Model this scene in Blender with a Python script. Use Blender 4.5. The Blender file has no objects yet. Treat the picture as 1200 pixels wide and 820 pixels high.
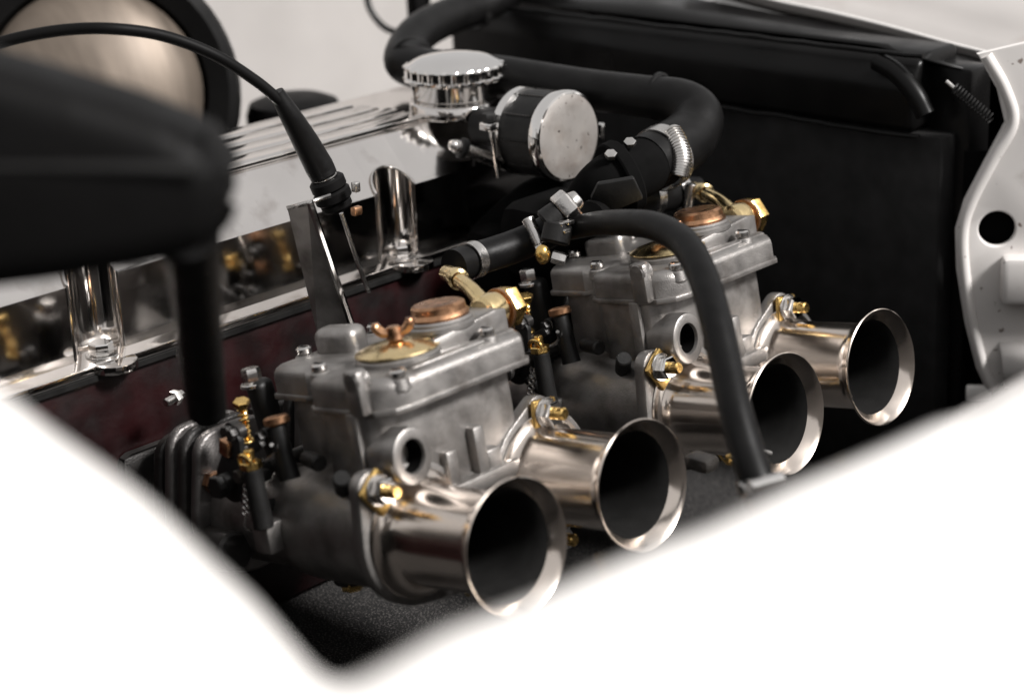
import bpy, bmesh, math, random
from mathutils import Vector, Matrix
random.seed(7)
C = bpy.context.scene.collection
SC = bpy.context.scene
R = math.radians

# ------------------------------------------------------------------ camera
CAM = (0.5718, -0.5803, 0.3867)
RE = [[0.72458, 0.68784, -0.04315], [0.2018, -0.27162, -0.94101], [-0.65898, 0.67313, -0.33561]]
cd = bpy.data.cameras.new("camera"); co = bpy.data.objects.new("camera", cd); C.objects.link(co)
rt, dn, fw = (Vector(r) for r in RE)
co.matrix_world = Matrix(((rt[0], -dn[0], -fw[0], CAM[0]), (rt[1], -dn[1], -fw[1], CAM[1]), (rt[2], -dn[2], -fw[2], CAM[2]), (0, 0, 0, 1)))
cd.sensor_width = 36; cd.lens = 68.572
cd.clip_start = 0.01; cd.clip_end = 500
cd.dof.use_dof = True; cd.dof.focus_distance = 1.07; cd.dof.aperture_fstop = 5.0; cd.dof.aperture_blades = 9
SC.camera = co

# ------------------------------------------------------------------ sky, sun, exposure
w = bpy.data.worlds.new("World"); SC.world = w; w.use_nodes = True
nt = w.node_tree; bg = nt.nodes["Background"]
sky = nt.nodes.new("ShaderNodeTexSky"); sky.sky_type = 'NISHITA'; sky.sun_disc = False
SUN_EL, SUN_AZ = 43, 74          # azimuth clockwise from +Y
sky.sun_elevation = R(SUN_EL); sky.sun_rotation = R(SUN_AZ); sky.dust_density = 4; sky.air_density = 1.0
hs = nt.nodes.new("ShaderNodeHueSaturation"); hs.inputs['Saturation'].default_value = 0.12
mx = nt.nodes.new("ShaderNodeMix"); mx.data_type = 'RGBA'; mx.blend_type = 'MULTIPLY'; mx.inputs[0].default_value = 1
mx.inputs[7].default_value = (1.0, 0.984, 0.974, 1)
ov = nt.nodes.new("ShaderNodeMix"); ov.data_type = 'RGBA'; ov.inputs[0].default_value = .6; ov.inputs[7].default_value = (10.5, 10.5, 10.5, 1)   # thin even cloud over the clear sky
nt.links.new(sky.outputs[0], hs.inputs['Color']); nt.links.new(hs.outputs[0], ov.inputs[6]); nt.links.new(ov.outputs[2], mx.inputs[6]); nt.links.new(mx.outputs[2], bg.inputs[0])
bg.inputs[1].default_value = 0.05
sl = bpy.data.lights.new("sun", 'SUN'); sl.energy = 4.0; sl.angle = R(12); sl.color = (1, .975, .955)
so = bpy.data.objects.new("sun", sl); C.objects.link(so)
sd = Vector((math.sin(R(SUN_AZ))*math.cos(R(SUN_EL)), math.cos(R(SUN_AZ))*math.cos(R(SUN_EL)), math.sin(R(SUN_EL))))
so.rotation_euler = sd.to_track_quat('Z', 'Y').to_euler(); so.location = (0, 0, 3)
SC.view_settings.view_transform = 'Standard'; SC.view_settings.look = 'None'
SC.view_settings.exposure = 0.65; SC.view_settings.gamma = 1; SC.view_settings.use_curve_mapping = False
SC.render.engine = 'CYCLES'
SC.cycles.use_denoising = True; SC.cycles.max_bounces = 8; SC.cycles.glossy_bounces = 6; SC.cycles.diffuse_bounces = 3
SC.cycles.caustics_reflective = False; SC.cycles.sample_clamp_indirect = 4

# ------------------------------------------------------------------ materials
def mat(name, base, metal=0.0, rough=0.4, var=0.15, vscale=40, rvar=0.12, bump=0.0, bscale=300, dark=None, dscale=25, dlo=.55, dhi=.75, coat=0, stretch=None, spots=None, spec=None, var2=None):
    m = bpy.data.materials.new(name); m.use_nodes = True
    n = m.node_tree; L = n.links; b = n.nodes["Principled BSDF"]
    tc = n.nodes.new("ShaderNodeTexCoord"); co_ = tc.outputs['Object']
    if stretch:
        mp = n.nodes.new("ShaderNodeMapping"); mp.inputs['Scale'].default_value = stretch; L.new(co_, mp.inputs[0]); cs = mp.outputs[0]
    else: cs = co_
    def noise(scale, det=5, src=None):
        t = n.nodes.new("ShaderNodeTexNoise"); t.inputs['Scale'].default_value = scale; t.inputs['Detail'].default_value = det; L.new(src or cs, t.inputs[0]); return t.outputs[0]
    def rng(s, a, b_, c, d):
        r = n.nodes.new("ShaderNodeMapRange"); r.inputs[1].default_value = a; r.inputs[2].default_value = b_; r.inputs[3].default_value = c; r.inputs[4].default_value = d; L.new(s, r.inputs[0]); return r.outputs[0]
    def mixc(fac, A, B):
        q = n.nodes.new("ShaderNodeMix"); q.data_type = 'RGBA'
        L.new(fac, q.inputs[0])
        for i, v in ((6, A), (7, B)):
            if hasattr(v, 'is_output'): L.new(v, q.inputs[i])
            else: q.inputs[i].default_value = (*v, 1)
        return q.outputs[2]
    lo = tuple(max(0, c*(1-var)) for c in base); hi = tuple(min(1, c*(1+var)) for c in base)
    if var2: hi = var2
    col = mixc(rng(noise(vscale), .3, .7, 0, 1), lo, hi)
    if dark: col = mixc(rng(noise(dscale, 8, co_), dlo, dhi, 0, 1), col, dark)
    if spots:
        col = mixc(rng(noise(spots[1], 3, co_), spots[2], spots[2]+.04, 0, 1), col, spots[0])
    L.new(col, b.inputs['Base Color'])
    b.inputs['Metallic'].default_value = metal
    L.new(rng(noise(vscale*1.7), .3, .7, max(.02, rough-rvar), min(1, rough+rvar)), b.inputs['Roughness'])
    if coat: b.inputs['Coat Weight'].default_value = coat; b.inputs['Coat Roughness'].default_value = .08
    if spec is not None: b.inputs['Specular IOR Level'].default_value = spec
    if bump:
        bp = n.nodes.new("ShaderNodeBump"); bp.inputs['Strength'].default_value = bump; bp.inputs['Distance'].default_value = .0006
        L.new(noise(bscale, 4), bp.inputs['Height']); L.new(bp.outputs[0], b.inputs['Normal'])
    return m
CAST = mat("cast_aluminium", (.285, .271, .26), .80, .39, .26, 55, .09, .35, 1300, dark=(.10, .09, .082), dscale=48, dlo=.52, dhi=.76)
CASTM = mat('grey_plate_casting', (.16, .15, .145), .7, .38, .25, 60, .10, .4, 900)
CASTD = mat("dark_cast_aluminium", (.028, .026, .025), .4, .40, .25, 60, .10, .5, 900, dark=(.05, .045, .04), dscale=45, dlo=.5, dhi=.72)
TRUMP = mat("polished_trumpet_metal", (.76, .68, .61), 1, .19, .07, 30, .05, .04, 600)
CHROME = mat("chrome", (.82, .80, .78), 1, .06, .04, 30, .03)
POLISH = mat("polished_alloy", (.72, .69, .665), 1, .085, .05, 22, .04, .03, 160, dark=(.46, .42, .39), dscale=34, dlo=.58, dhi=.80)
DISC = mat("stained_chrome_disc", (.46, .43, .405), .62, .38, .08, 45, .08, .05, 500, dark=(.30, .26, .235), dscale=55, dlo=.48, dhi=.72, spots=((.05, .035, .03), 260, .665))
STEEL = mat("zinc_steel", (.62, .60, .58), 1, .24, .15, 120, .08, .1, 700)
BRASS = mat("gold_brass", (.83, .56, .20), 1, .24, .12, 130, .09, .1, 700, dark=(.30, .17, .06), dscale=90, dlo=.58, dhi=.75)
CADM = mat("pale_gold_plating", (.86, .67, .36), 1, .22, .1, 130, .08)
COPPER = mat("copper", (.52, .29, .165), 1, .32, .2, 120, .1, .1, 600, dark=(.22, .11, .06), dscale=110, dlo=.5, dhi=.7)
RUBBER = mat("black_rubber", (.005, .0048, .0048), 0, .42, .3, 80, .06, .15, 900, spec=.15)
PLASTIC = mat("black_plastic", (.0045, .0043, .0043), 0, .5, .2, 30, .06, spec=.08)
BLACKP = mat("black_gloss_paint", (.005, .0048, .0048), 0, .34, .3, 20, .10, .06, 120, spec=.16)
BLACKM = mat("black_matt_metal", (.009, .0087, .0085), 0, .5, .35, 80, .1, .2, 700, spec=.25)
SHADE = mat("shaded_black_bore", (.012, .0118, .0115), 0, .9, .2, 80, .05, spec=.05)  # shade of the deep bore painted on as near-black
RADC = mat("matt_radiator_black", (.026, .0255, .0255), 0, .9, .2, 60, .05, spec=.05)  # matt black with its base colour lifted to offset the shade around it
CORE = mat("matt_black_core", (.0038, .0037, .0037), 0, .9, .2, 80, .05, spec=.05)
FLOOR = mat("speckled_underseal", (.004, .0039, .0039), 0, .85, .2, 60, .1, .6, 500, spots=((.12, .11, .105), 900, .57))
ASPH = mat('asphalt', (.05, .049, .048), 0, .85, .3, 3, .08, .4, 60)
REDP = mat("dark_red_engine_paint", (.0105, .0018, .0022), 0, .45, .3, 40, .1, .25, 300, dark=(.006, .004, .004), dscale=30, dlo=.45, dhi=.65, spec=.25)
WHITE = mat("white_car_paint", (.80, .775, .75), 0, .32, .02, 6, .05, coat=.6)
DIMWHITE = mat("dimmed_white_paint", (.37, .35, .336), 0, .45, .06, 12, .08, .05, 120, dark=(.30, .27, .25), dscale=14, dlo=.60, dhi=.80)  # white car paint, base darkened to stand in for weaker light; random mottling
PANEL = mat('brightened_white_paint', (.66, .632, .61), 0, .42, .05, 14, .08, .05, 120, dark=(.40, .36, .33), dscale=30, dlo=.62, dhi=.78, spots=((.22, .18, .16), 160, .70))  # same car white, base raised so the bracket looks better lit; random marks
BRONZE = mat("bronze_passivated_metal", (.075, .058, .045), .5, .55, .35, 9, .08, stretch=(1, 3.2, .6), var2=(.22, .18, .145))

# ------------------------------------------------------------------ mesh helpers
def frame(axis):
    a = Vector(axis).normalized(); t = Vector((0, 0, 1)) if abs(a.z) < .9 else Vector((0, 1, 0))
    u = t.cross(a).normalized(); return a, u, a.cross(u).normalized()
def spline(pts, n=8):
    P = [Vector(p) for p in pts]
    P = [P[0]*2-P[1]] + P + [P[-1]*2-P[-2]]; out = []
    for i in range(1, len(P)-2):
        for k in range(n):
            t = k/n; a, b, c, d = P[i-1], P[i], P[i+1], P[i+2]
            out.append(.5*((2*b)+(c-a)*t+(2*a-5*b+4*c-d)*t*t+(3*b-a-3*c+d)*t**3))
    out.append(P[-2]); return out
class MB:
    def __init__(s): s.bm = bmesh.new()
    def merge(s, b, M=None):
        me = bpy.data.meshes.new("tmp"); b.to_mesh(me); b.free()
        if M is not None: me.transform(M)
        s.bm.from_mesh(me); bpy.data.meshes.remove(me); return s
    def box(s, c, d, bev=0, rot=None, seg=2):
        b = bmesh.new(); bmesh.ops.create_cube(b, size=1); bmesh.ops.scale(b, vec=d, verts=b.verts)
        if bev: bmesh.ops.bevel(b, geom=b.edges[:], offset=bev, segments=seg, affect='EDGES', profile=.5)
        M = Matrix.Translation(c) @ (rot.to_4x4() if rot is not None else Matrix()); return s.merge(b, M)
    def boxe(s, lo, hi, bev=0):
        return s.box([(a+b)/2 for a, b in zip(lo, hi)], [b-a for a, b in zip(lo, hi)], bev)
    def lathe(s, prof, o, axis, seg=40, close=False, u0=None, ripple=None):
        a, u, v = frame(axis); o = Vector(o); b = s.bm; rows = []
        for i, (t, r) in enumerate(prof):
            row = []
            if r < 1e-6: row = [b.verts.new(o+a*t)]*seg
            else:
                for k in range(seg):
                    rr = r*(1+(ripple(i, k) if ripple else 0)); q = 2*math.pi*k/seg
                    row.append(b.verts.new(o+a*t+u*rr*math.cos(q)+v*rr*math.sin(q)))
            rows.append(row)
        for i in range(len(rows)-1 + (1 if close else 0)):
            A, B = rows[i], rows[(i+1) % len(rows)]
            for k in range(seg):
                f = []
                for x in (A[k], A[(k+1) % seg], B[(k+1) % seg], B[k]):
                    if x not in f: f.append(x)
                if len(f) > 2:
                    try: b.faces.new(f)
                    except ValueError: pass
        return s
    def cyl(s, p0, p1, r0, r1=None, seg=24, bev=0):
        r1 = r0 if r1 is None else r1; p0 = Vector(p0); d = Vector(p1)-p0; L = d.length
        pr = [(0, 0), (0, r0-bev)] + ([(bev, r0)] if bev else []) + ([(L-bev, r1)] if bev else []) + [(L, r1-bev), (L, 0)]
        return s.lathe(pr, p0, d, seg)
    def hexn(s, p0, p1, r, bore=0):
        p0 = Vector(p0); d = Vector(p1)-p0; L = d.length; c = L*.12
        return s.lathe([(0, 0), (0, r*.93), (c, r), (L-c, r), (L, r*.9), (L, 0)], p0, d, 6)
    def tube(s, pts, r, seg=14, n=8, smooth=True, caps=True):
        P = spline(pts, n) if smooth else [Vector(p) for p in pts]
        rs = r if isinstance(r, (list, tuple)) else [r, r]
        b = s.bm; rows = []; u = None; N = len(P)
        for i, p in enumerate(P):
            t = (P[min(i+1, N-1)]-P[max(i-1, 0)]).normalized()
            if u is None: _, u, _ = frame(t)
            u = (u-t*u.dot(t)).normalized(); v = t.cross(u)
            f = i/(N-1)*(len(rs)-1); j = min(int(f), len(rs)-2); rr = rs[j]+(rs[j+1]-rs[j])*(f-j)
            rows.append([b.verts.new(p+u*rr*math.cos(2*math.pi*k/seg)+v*rr*math.sin(2*math.pi*k/seg)) for k in range(seg)])
        for A, B in zip(rows, rows[1:]):
            for k in range(seg): b.faces.new((A[k], A[(k+1) % seg], B[(k+1) % seg], B[k]))
        if caps: b.faces.new(rows[0][::-1]); b.faces.new(rows[-1])
        return s
    def prism(s, poly, o, U, V, h, bev=0, seg=2, bevtop=None):
        U = Vector(U); V = Vector(V); W = U.cross(V).normalized(); o = Vector(o)
        b = bmesh.new(); bot = [b.verts.new(o+U*x+V*y) for x, y in poly]; top = [b.verts.new(o+U*x+V*y+W*h) for x, y in poly]
        n = len(poly); b.faces.new(bot[::-1]); tf = b.faces.new(top)
        for i in range(n): b.faces.new((bot[i], bot[(i+1) % n], top[(i+1) % n], top[i]))
        bmesh.ops.recalc_face_normals(b, faces=b.faces[:])
        if bevtop: bmesh.ops.bevel(b, geom=tf.edges[:], offset=bevtop, segments=4, affect='EDGES', profile=.5)
        elif bev: bmesh.ops.bevel(b, geom=b.edges[:], offset=bev, segments=seg, affect='EDGES', profile=.5)
        return s.merge(b)
    def ball(s, c, r, sc=(1, 1, 1), seg=20):
        b = bmesh.new(); bmesh.ops.create_uvsphere(b, u_segments=seg, v_segments=seg//2, radius=r)
        return s.merge(b, Matrix.Translation(c) @ Matrix.Diagonal((*sc, 1)))
    def grid(s, rows):
        b = s.bm; V = [[b.verts.new(p) for p in r] for r in rows]
        for A, B in zip(V, V[1:]):
            for k in range(len(A)-1): b.faces.new((A[k], A[k+1], B[k+1], B[k]))
        return s
    def build(s, name, m, parent=None, angle=34, solid=0, thick_off=-1):
        b = s.bm; bmesh.ops.recalc_face_normals(b, faces=b.faces[:])
        for f in b.faces: f.smooth = True
        for e in b.edges:
            if len(e.link_faces) == 2 and e.calc_face_angle(0) > R(angle): e.smooth = False
        me = bpy.data.meshes.new(name); b.to_mesh(me); b.free(); me.materials.append(m)
        o = bpy.data.objects.new(name, me); C.objects.link(o); o.parent = parent
        if solid:
            md = o.modifiers.new("solidify", 'SOLIDIFY'); md.thickness = solid; md.offset = thick_off
        return o
def tag(o, label, cat, group=None):
    o['label'] = label; o['category'] = cat
    if group: o['group'] = group
    return o
def struct(o): o['kind'] = 'structure'; return o
def thing(name, label, cat, loc=(0, 0, 0), rot=(0, 0, 0), group=None):
    o = bpy.data.objects.new(name, None); C.objects.link(o); o.location = loc; o.rotation_euler = rot; o.empty_display_size = .02
    return tag(o, label, cat, group)
def copy_tree(o, parent=None):
    c = o.copy(); C.objects.link(c)
    if parent: c.parent = parent
    for ch in list(o.children): copy_tree(ch, c)
    return c
def hull(pts):
    pts = sorted(set(pts))
    def half(ps):
        h = []
        for q in ps:
            while len(h) > 1 and (h[-1][0]-h[-2][0])*(q[1]-h[-2][1])-(h[-1][1]-h[-2][1])*(q[0]-h[-2][0]) <= 0: h.pop()
            h.append(q)
        return h
    a = half(pts); b = half(pts[::-1]); return a[:-1]+b[:-1]
def circ(cx, cy, r, n=32): return [(cx+r*math.cos(2*math.pi*k/n), cy+r*math.sin(2*math.pi*k/n)) for k in range(n)]
def plate(name, outer, holes, o, U, V, th, m, parent=None, bev=.001):
    cu = bpy.data.curves.new(name, 'CURVE'); cu.dimensions = '2D'; cu.fill_mode = 'BOTH'; cu.extrude = th/2; cu.bevel_depth = bev; cu.bevel_resolution = 2
    for poly in [outer]+holes:
        sp = cu.splines.new('POLY'); sp.points.add(len(poly)-1); sp.use_cyclic_u = True
        for p, q in zip(sp.points, poly): p.co = (q[0], q[1], 0, 1)
    t = bpy.data.objects.new("tmp", cu); C.objects.link(t)
    me = bpy.data.meshes.new_from_object(t.evaluated_get(bpy.context.evaluated_depsgraph_get()))
    bpy.data.objects.remove(t); bpy.data.curves.remove(cu)
    U = Vector(U); V = Vector(V); W = U.cross(V)
    me.transform(Matrix(((U.x, V.x, W.x, o[0]), (U.y, V.y, W.y, o[1]), (U.z, V.z, W.z, o[2]), (0, 0, 0, 1))))
    mb = MB(); mb.bm.from_mesh(me); bpy.data.meshes.remove(me)
    bmesh.ops.remove_doubles(mb.bm, verts=mb.bm.verts[:], dist=1e-5)
    return mb.build(name, m, parent)

# ------------------------------------------------------------------ setting: the dark engine bay
struct(MB().box((-.22, .12, -.145), (1.0, 1.1, .01)).build('bay_floor', FLOOR))
struct(MB().box((.268, .14, .005), (.006, .98, .29)).build('inner_wing_wall', DIMWHITE))
struct(MB().box((-.19, -.372, .0), (.9, .006, .28)).build('bulkhead_wall', BLACKP))

struct(MB().grid([[(-60, -60, -.72), (60, -60, -.72)], [(-60, 60, -.72), (60, 60, -.72)]]).build('ground', ASPH))
struct(MB().boxe((-.012, .640, -.14), (.272, .646, .12)).build('front_cross_panel', RADC))
struct(MB().boxe((-.50, .526, -.14), (.272, .530, .126)).build('front_inner_panel', CORE))
# ------------------------------------------------------------------ white wing and scuttle round the bonnet opening (foreground)
edge = [(-.30, -.400, .345), (0.1282, -0.3699, 0.2586), (0.2099, -0.3713, 0.2428), (0.2311, -0.3708, 0.2371), (0.2467, -0.3706, 0.2336), (0.2624, -0.3706, 0.2297), (0.2818, -0.3711, 0.2227), (0.2966, -0.3722, 0.2184), (0.3073, -0.3733, 0.2139), (0.3130, -0.3727, 0.2093), (0.3160, -0.3709, 0.2069), (0.3179, -0.3675, 0.2072), (0.3191, -0.3632, 0.2083), (0.3188, -0.3486, 0.2086), (0.3193, -0.3379, 0.2077), (0.3197, -0.3261, 0.2065), (0.3203, -0.3109, 0.2061), (0.3218, -0.2871, 0.2054), (0.3228, -0.2695, 0.2040), (0.3248, -0.2446, 0.2044), (0.3257, -0.2279, 0.2039), (0.3277, -0.2059, 0.2038), (0.3294, -0.1868, 0.2040), (0.3315, -0.1718, 0.2030), (0.3356, -0.1028, 0.1995), (.41, .20, .19), (.42, .52, .17)]
E_ = [Vector(p) for p in spline(edge, 5)]
rows = []
N = len(E_); nrm = []
for i in range(N):
    t = (E_[min(i+1, N-1)]-E_[max(i-1, 0)]); t.z = 0; t.normalize(); nrm.append(Vector((t.y, -t.x, 0)))
for _ in range(6): nrm = [nrm[0]]+[(nrm[i-1]+nrm[i]*2+nrm[i+1]).normalized() for i in range(1, N-1)]+[nrm[-1]]
for off, dz in ((.004, -.045), (.0, -.012), (.0006, -.006), (.003, -.0015), (.008, .0), (.02, -.001), (.06, -.008), (.14, -.028), (.26, -.07), (.42, -.15)):
    rows.append([E_[i]+nrm[i]*off+Vector((0, 0, dz)) for i in range(N)])
wing = thing('car_wing', 'white car wing and scuttle edge, a blown out blur across the bottom', 'car wing')
MB().grid(rows).build('wing_panel', WHITE, wing, angle=80, solid=.0012)
MB().grid([[p+Vector((0, 0, -.044)) + n_*.0045 for p, n_ in zip(E_, nrm)], [p+Vector((0, 0, -.040)) + n_*.018 for p, n_ in zip(E_, nrm)]]).build('gutter_flange', WHITE, wing, angle=80, solid=.0012)

# ------------------------------------------------------------------ background body panels (upper left)
tag(MB().boxe((-.80, -.36, -.14), (-.79, 1.1, .30)).build('far_inner_wing', DIMWHITE), 'plain off-white body panel far behind the rocker cover', 'body panel')
servo = thing('brake_servo', 'blurred bronze drum with a broad black rim behind the rubber boot cable', 'brake servo')
ax = (.72, -.52, .18)
so_ = (-0.5706, 0.1835, 0.1097)
MB().lathe([(-.03, 0), (-.03, .070), (.012, .0745), (.020, .072), (.030, .062), (.040, .045), (.047, .022), (.049, 0)], so_, ax, 48).build('drum', BRONZE, servo)
MB().lathe([(-.05, .088), (-.05, .10), (.010, .1005), (.018, .098), (.02, .092), (.015, .078), (.006, .075)], so_, ax, 56).build('rim_band', PLASTIC, servo)
MB().lathe([(-.09, 0), (-.09, .085), (-.05, .095)], so_, ax, 40).build('rear_shell', BLACKM, servo)
dc = (-0.5136, 0.3134, 0.0795)
dist = thing('round_cover', 'low black round cap peeping up behind the ribbed rocker cover', 'cover')
MB().lathe([(-.05, 0), (-.05, .034), (0, .035), (.008, .032), (.012, .022), (.013, 0)], dc, (0, 0, 1), 36).build('cap_dome', PLASTIC, dist)
MB().lathe([(-.056, .033), (-.056, .037), (-.010, .037), (-.008, .035)], dc, (0, 0, 1), 36).build('cap_band', BLACKM, dist)
tag(MB().tube([(-0.5543, 0.4269, 0.1488), (-0.5483, 0.4254, 0.1338), (-0.5380, 0.4290, 0.1210), (-0.5277, 0.4370, 0.1167), (-0.5123, 0.4409, 0.1241), (-0.5033, 0.4426, 0.1396), (-0.5056, 0.4479, 0.1547)], .0026, 10).build('wire', RUBBER), 'thin dark wire looped against the off-white panel', 'wire')
tag(MB().box((-0.4939, 0.4230, 0.1414), (.012, .012, .03), .003).build('wire_connector', PLASTIC), 'small black connector block at the top beside the thin wire loop', 'connector')

# ------------------------------------------------------------------ cylinder head / block and manifold
head = thing('cylinder_head', 'dark red painted cylinder head below the polished rocker cover', 'engine')
MB().boxe((-.42, -.30, -.06), (-.264, .37, .0355), .003).build('head_casting', REDP, head)
MB().boxe((-.416, -.296, .0355), (-.261, .362, .0385)).build('gasket', BLACKM, head)
MB().boxe((-.43, -.30, -.136), (-.258, .37, -.062), .003).build('block_casting', REDP, head)
mf = thing('intake_manifold', 'dark intake manifold runners between the red head and the carburettors', 'manifold')
for y in (-.002, .088, .2067, .2967):
    MB().tube([(-.264, y+.004, -.045), (-.235, y, -.038), (-.205, y, -.031)], [.027, .025, .025], 24).build('runner', CASTD, mf)
    MB().box((-.2605, y+.004, -.045), (.007, .075, .07), .006).build('head_flange', CASTD, mf)

# ------------------------------------------------------------------ rocker cover
rc = thing('rocker_cover', 'polished alloy rocker cover with ribbed top and stud pockets', 'rocker cover')
Y0, Y1 = -.30, .357
pockets = [.190, -.030, -.25]
PR = .0155
def xwall(y):
    d = 0
    for c in pockets:
        if abs(y-c) < PR: d = math.sqrt(PR*PR-(y-c)**2)*.72
    return -.275-d
def section(y):
    xw = xwall(y); zb = .043
    xs, zs = -.275, .0865; xr, zr = -.301, .1135
    dx = xs-xw
    zt = zs+(zr-zs)*min(1, dx/(xs-xr))
    pts = [(xw, zb), (xw, zb+.004), (xw, zt-.0012), (xw-.0012, zt)]
    x2 = min(xw-.0025, -.2998)
    pts += [(x2, zr-.0010 if x2 <= -.299 else zt), (min(x2-.002, -.303), zr), (-.392, zr), (-.397, zr-.002), (-.412, .0865), (-.412, zb)]
    return pts
ys = set()
k = 0
yy = Y0
while yy < Y1: ys.add(round(yy, 5)); yy += .011
ys.add(Y1)
for c in pockets:
    ys = {y for y in ys if abs(y-c) > PR*1.02}
    for i in range(25):
        ys.add(round(c+PR*math.cos(math.pi*i/24), 5))
    ys |= {round(c-PR-.0008, 5), round(c+PR+.0008, 5)}
ys = sorted(ys)
mb = MB()
rws = []
for y in ys:
    s_ = section(y)
    if y > Y1-.006:
        f = (y-(Y1-.006))/.006
        s_ = [(x, z-(.003*f*f if z > .06 else 0)) for x, z in s_]
    rws.append([(x, y, z) for x, z in s_])
mb.grid(rws)
V = [[v for v in mb.bm.verts]][0]
n_ = len(rws[0])
mb.bm.faces.new([mb.bm.verts[:][i] for i in range(n_)])
allv = mb.bm.verts[:]
mb.bm.faces.new([allv[len(allv)-n_+i] for i in range(n_)])
cs_ = mb.build('cover_shell', POLISH, rc, angle=22); cs_.modifiers.new('wn', 'WEIGHTED_NORMAL').keep_sharp = True
fl = MB().boxe((-.424, Y0, .0388), (-.262, Y1+.008, .0435), .0008)
for c in pockets: fl.prism(circ(-.2625, c, .0125, 24), (0, 0, .0387), (1, 0, 0), (0, 1, 0), .0047, .0006)
fl.build('flange_rail', POLISH, rc)
for i, x in enumerate((-.3118, -.3318, -.3518, -.3718)):
    MB().boxe((x-.0082, Y0+.01, .1125), (x+.0082, .252-.004*i, .1172), .0014).build('rib', POLISH, rc)
for c in pockets:
    lip = []
    for i in range(25):
        th_ = math.pi*i/24; dy = PR*math.cos(th_); dx_ = PR*math.sin(th_)*.72
        lip.append(Vector((-.275-dx_+.0002, c+dy, .0865+.027*min(1, dx_/.026)+.0002)))
    MB().tube([Vector((-.2748, c+PR, .0445))]+lip+[Vector((-.2748, c-PR, .0445))], .0008, 8, smooth=False).build('pocket_lip', POLISH, rc)
    b_ = MB().cyl((-.2735, c, .0434), (-.2735, c, .0446), .0088, seg=28, bev=.0003).build('washer', STEEL, rc)
    MB().hexn((-.2735, c, .0447), (-.2735, c, .0512), .0066).build('cover_bolt', CHROME, rc)
CX_, CY_ = -.305, .2745
MB().lathe([(0, 0), (0, .0288), (.001, .0295), (.0070, .0295), (.0085, .0285), (.0088, .0278), (.0105, .0278), (.0105, 0)], (CX_, CY_, .1132), (0, 0, 1), 56).build('filler_neck', POLISH, rc)

cap = thing('oil_filler_cap', 'chrome oil filler cap with scalloped grip ring on the rocker cover', 'filler cap', (CX_, CY_, .124))
NT = 24
MB().lathe([(0, 0), (0, .0272), (.0008, .0278), (.0098, .0278), (.0105, .027), (.0105, 0)], (0, 0, 0), (0, 0, 1), 56).build('cap_skirt', CHROME, cap)
MB().lathe([(.0105, .022), (.0105, .0304), (.0115, .0318), (.0130, .0318), (.0138, .0308), (.0134, .026), (.0134, .022)], (0, 0, 0), (0, 0, 1), 96, ripple=lambda i, k: (0.030*math.cos(NT*2*math.pi*k/96) if i in (1, 2, 3, 4) else 0)).build('lower_ring', CHROME, cap)
MB().lathe([(.0130, 0), (.0130, .0285), (.0185, .0285), (.0185, 0)], (0, 0, 0), (0, 0, 1), 56).build('groove_core', BLACKM, cap)
for k in range(NT):
    a = 2*math.pi*k/NT
    MB().cyl((.0295*math.cos(a), .0295*math.sin(a), .0126), (.0295*math.cos(a), .0295*math.sin(a), .0190), .0021, seg=10, bev=.0004).build('grip_knob', CHROME, cap)
MB().lathe([(.0182, .02), (.0182, .0305), (.0190, .0316), (.0203, .0316), (.0212, .0306), (.0216, .0290), (.0226, .0276), (.0240, .0250), (.0256, .0210), (.0268, .0150), (.0275, .0090), (.0278, .004), (.0279, 0)], (0, 0, 0), (0, 0, 1), 96, ripple=lambda i, k: (0.026*math.cos(NT*2*math.pi*k/96) if i in (1, 2, 3, 4) else 0)).build('cap_top', CHROME, cap, angle=50)

# ------------------------------------------------------------------ breather filter
FO = Vector((-0.2000, 0.2654, 0.1130)); fx = Vector((.995, -.015, .04)).normalized()
bf = thing('breather_filter', 'small drum breather filter with chrome bands and a stained round end disc', 'filter')
FR = .0272
MB().lathe([(-.034, .0250), (-.0338, .0256), (-.008, .0256), (-.008, .025)], FO, fx, 60, ripple=lambda i, k: .012*(1 if k % 2 else -1)).build('filter_element', BLACKM, bf)
mesh_ = MB()
for j in range(10):
    a0 = 2*math.pi*j/10
    a_, u_, v_ = frame(fx)
    for q in range(9):
        t = -.0315+.0024*q
        p0 = FO+a_*t+u_*.0259*math.cos(a0)+v_*.0259*math.sin(a0)
        mesh_.box(p0, (.0012, .0012, .0012), .0003)
mesh_.build('mesh_dots', CASTD, bf)
MB().lathe([(-.008, .0250), (-.008, FR), (-.0072, FR+.0004), (-.0012, FR+.0004), (0, FR-.0004), (.0002, FR-.0016)], FO, fx, 60).build('front_band', CHROME, bf)
MB().lathe([(.0, 0), (.0002, .016), (.0001, FR-.0022), (-.0004, FR-.001)], FO, fx, 60).build('end_disc', DISC, bf)
MB().lathe([(-.041, 0), (-.041, .020), (-.0405, .0262), (-.0395, FR), (-.0335, FR), (-.0335, .0250)], FO, fx, 60).build('rear_band', CHROME, bf)
MB().lathe([(-.075, .0), (-.075, .012), (-.044, .0125), (-.0405, .0135)], FO, fx, 32).build('neck', RUBBER, bf)
cl = MB().lathe([(-.054, .0128), (-.054, .0142), (-.047, .0142), (-.047, .0128)], FO, fx, 32, close=True).build('clamp_band', STEEL, bf)
p_ = Vector((-0.2400, 0.2378, 0.1186))
MB().hexn(p_+Vector((0, 0, .004)), p_+Vector((0, 0, .009)), .0045).build('clamp_screw', BLACKM, bf)
MB().box(p_+Vector((0, 0, .001)), (.010, .007, .005), .001).build('clamp_lug', CHROME, bf)
MB().cyl(p_+Vector((.003, 0, -.002)), p_+Vector((.006, 0, -.030)), .0015, seg=10).build('clamp_tail', CHROME, bf)
MB().box(Vector((-0.2220, 0.3182, 0.1022)), (.008, .006, .012), .002).build('rear_tab', CHROME, bf)
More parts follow.
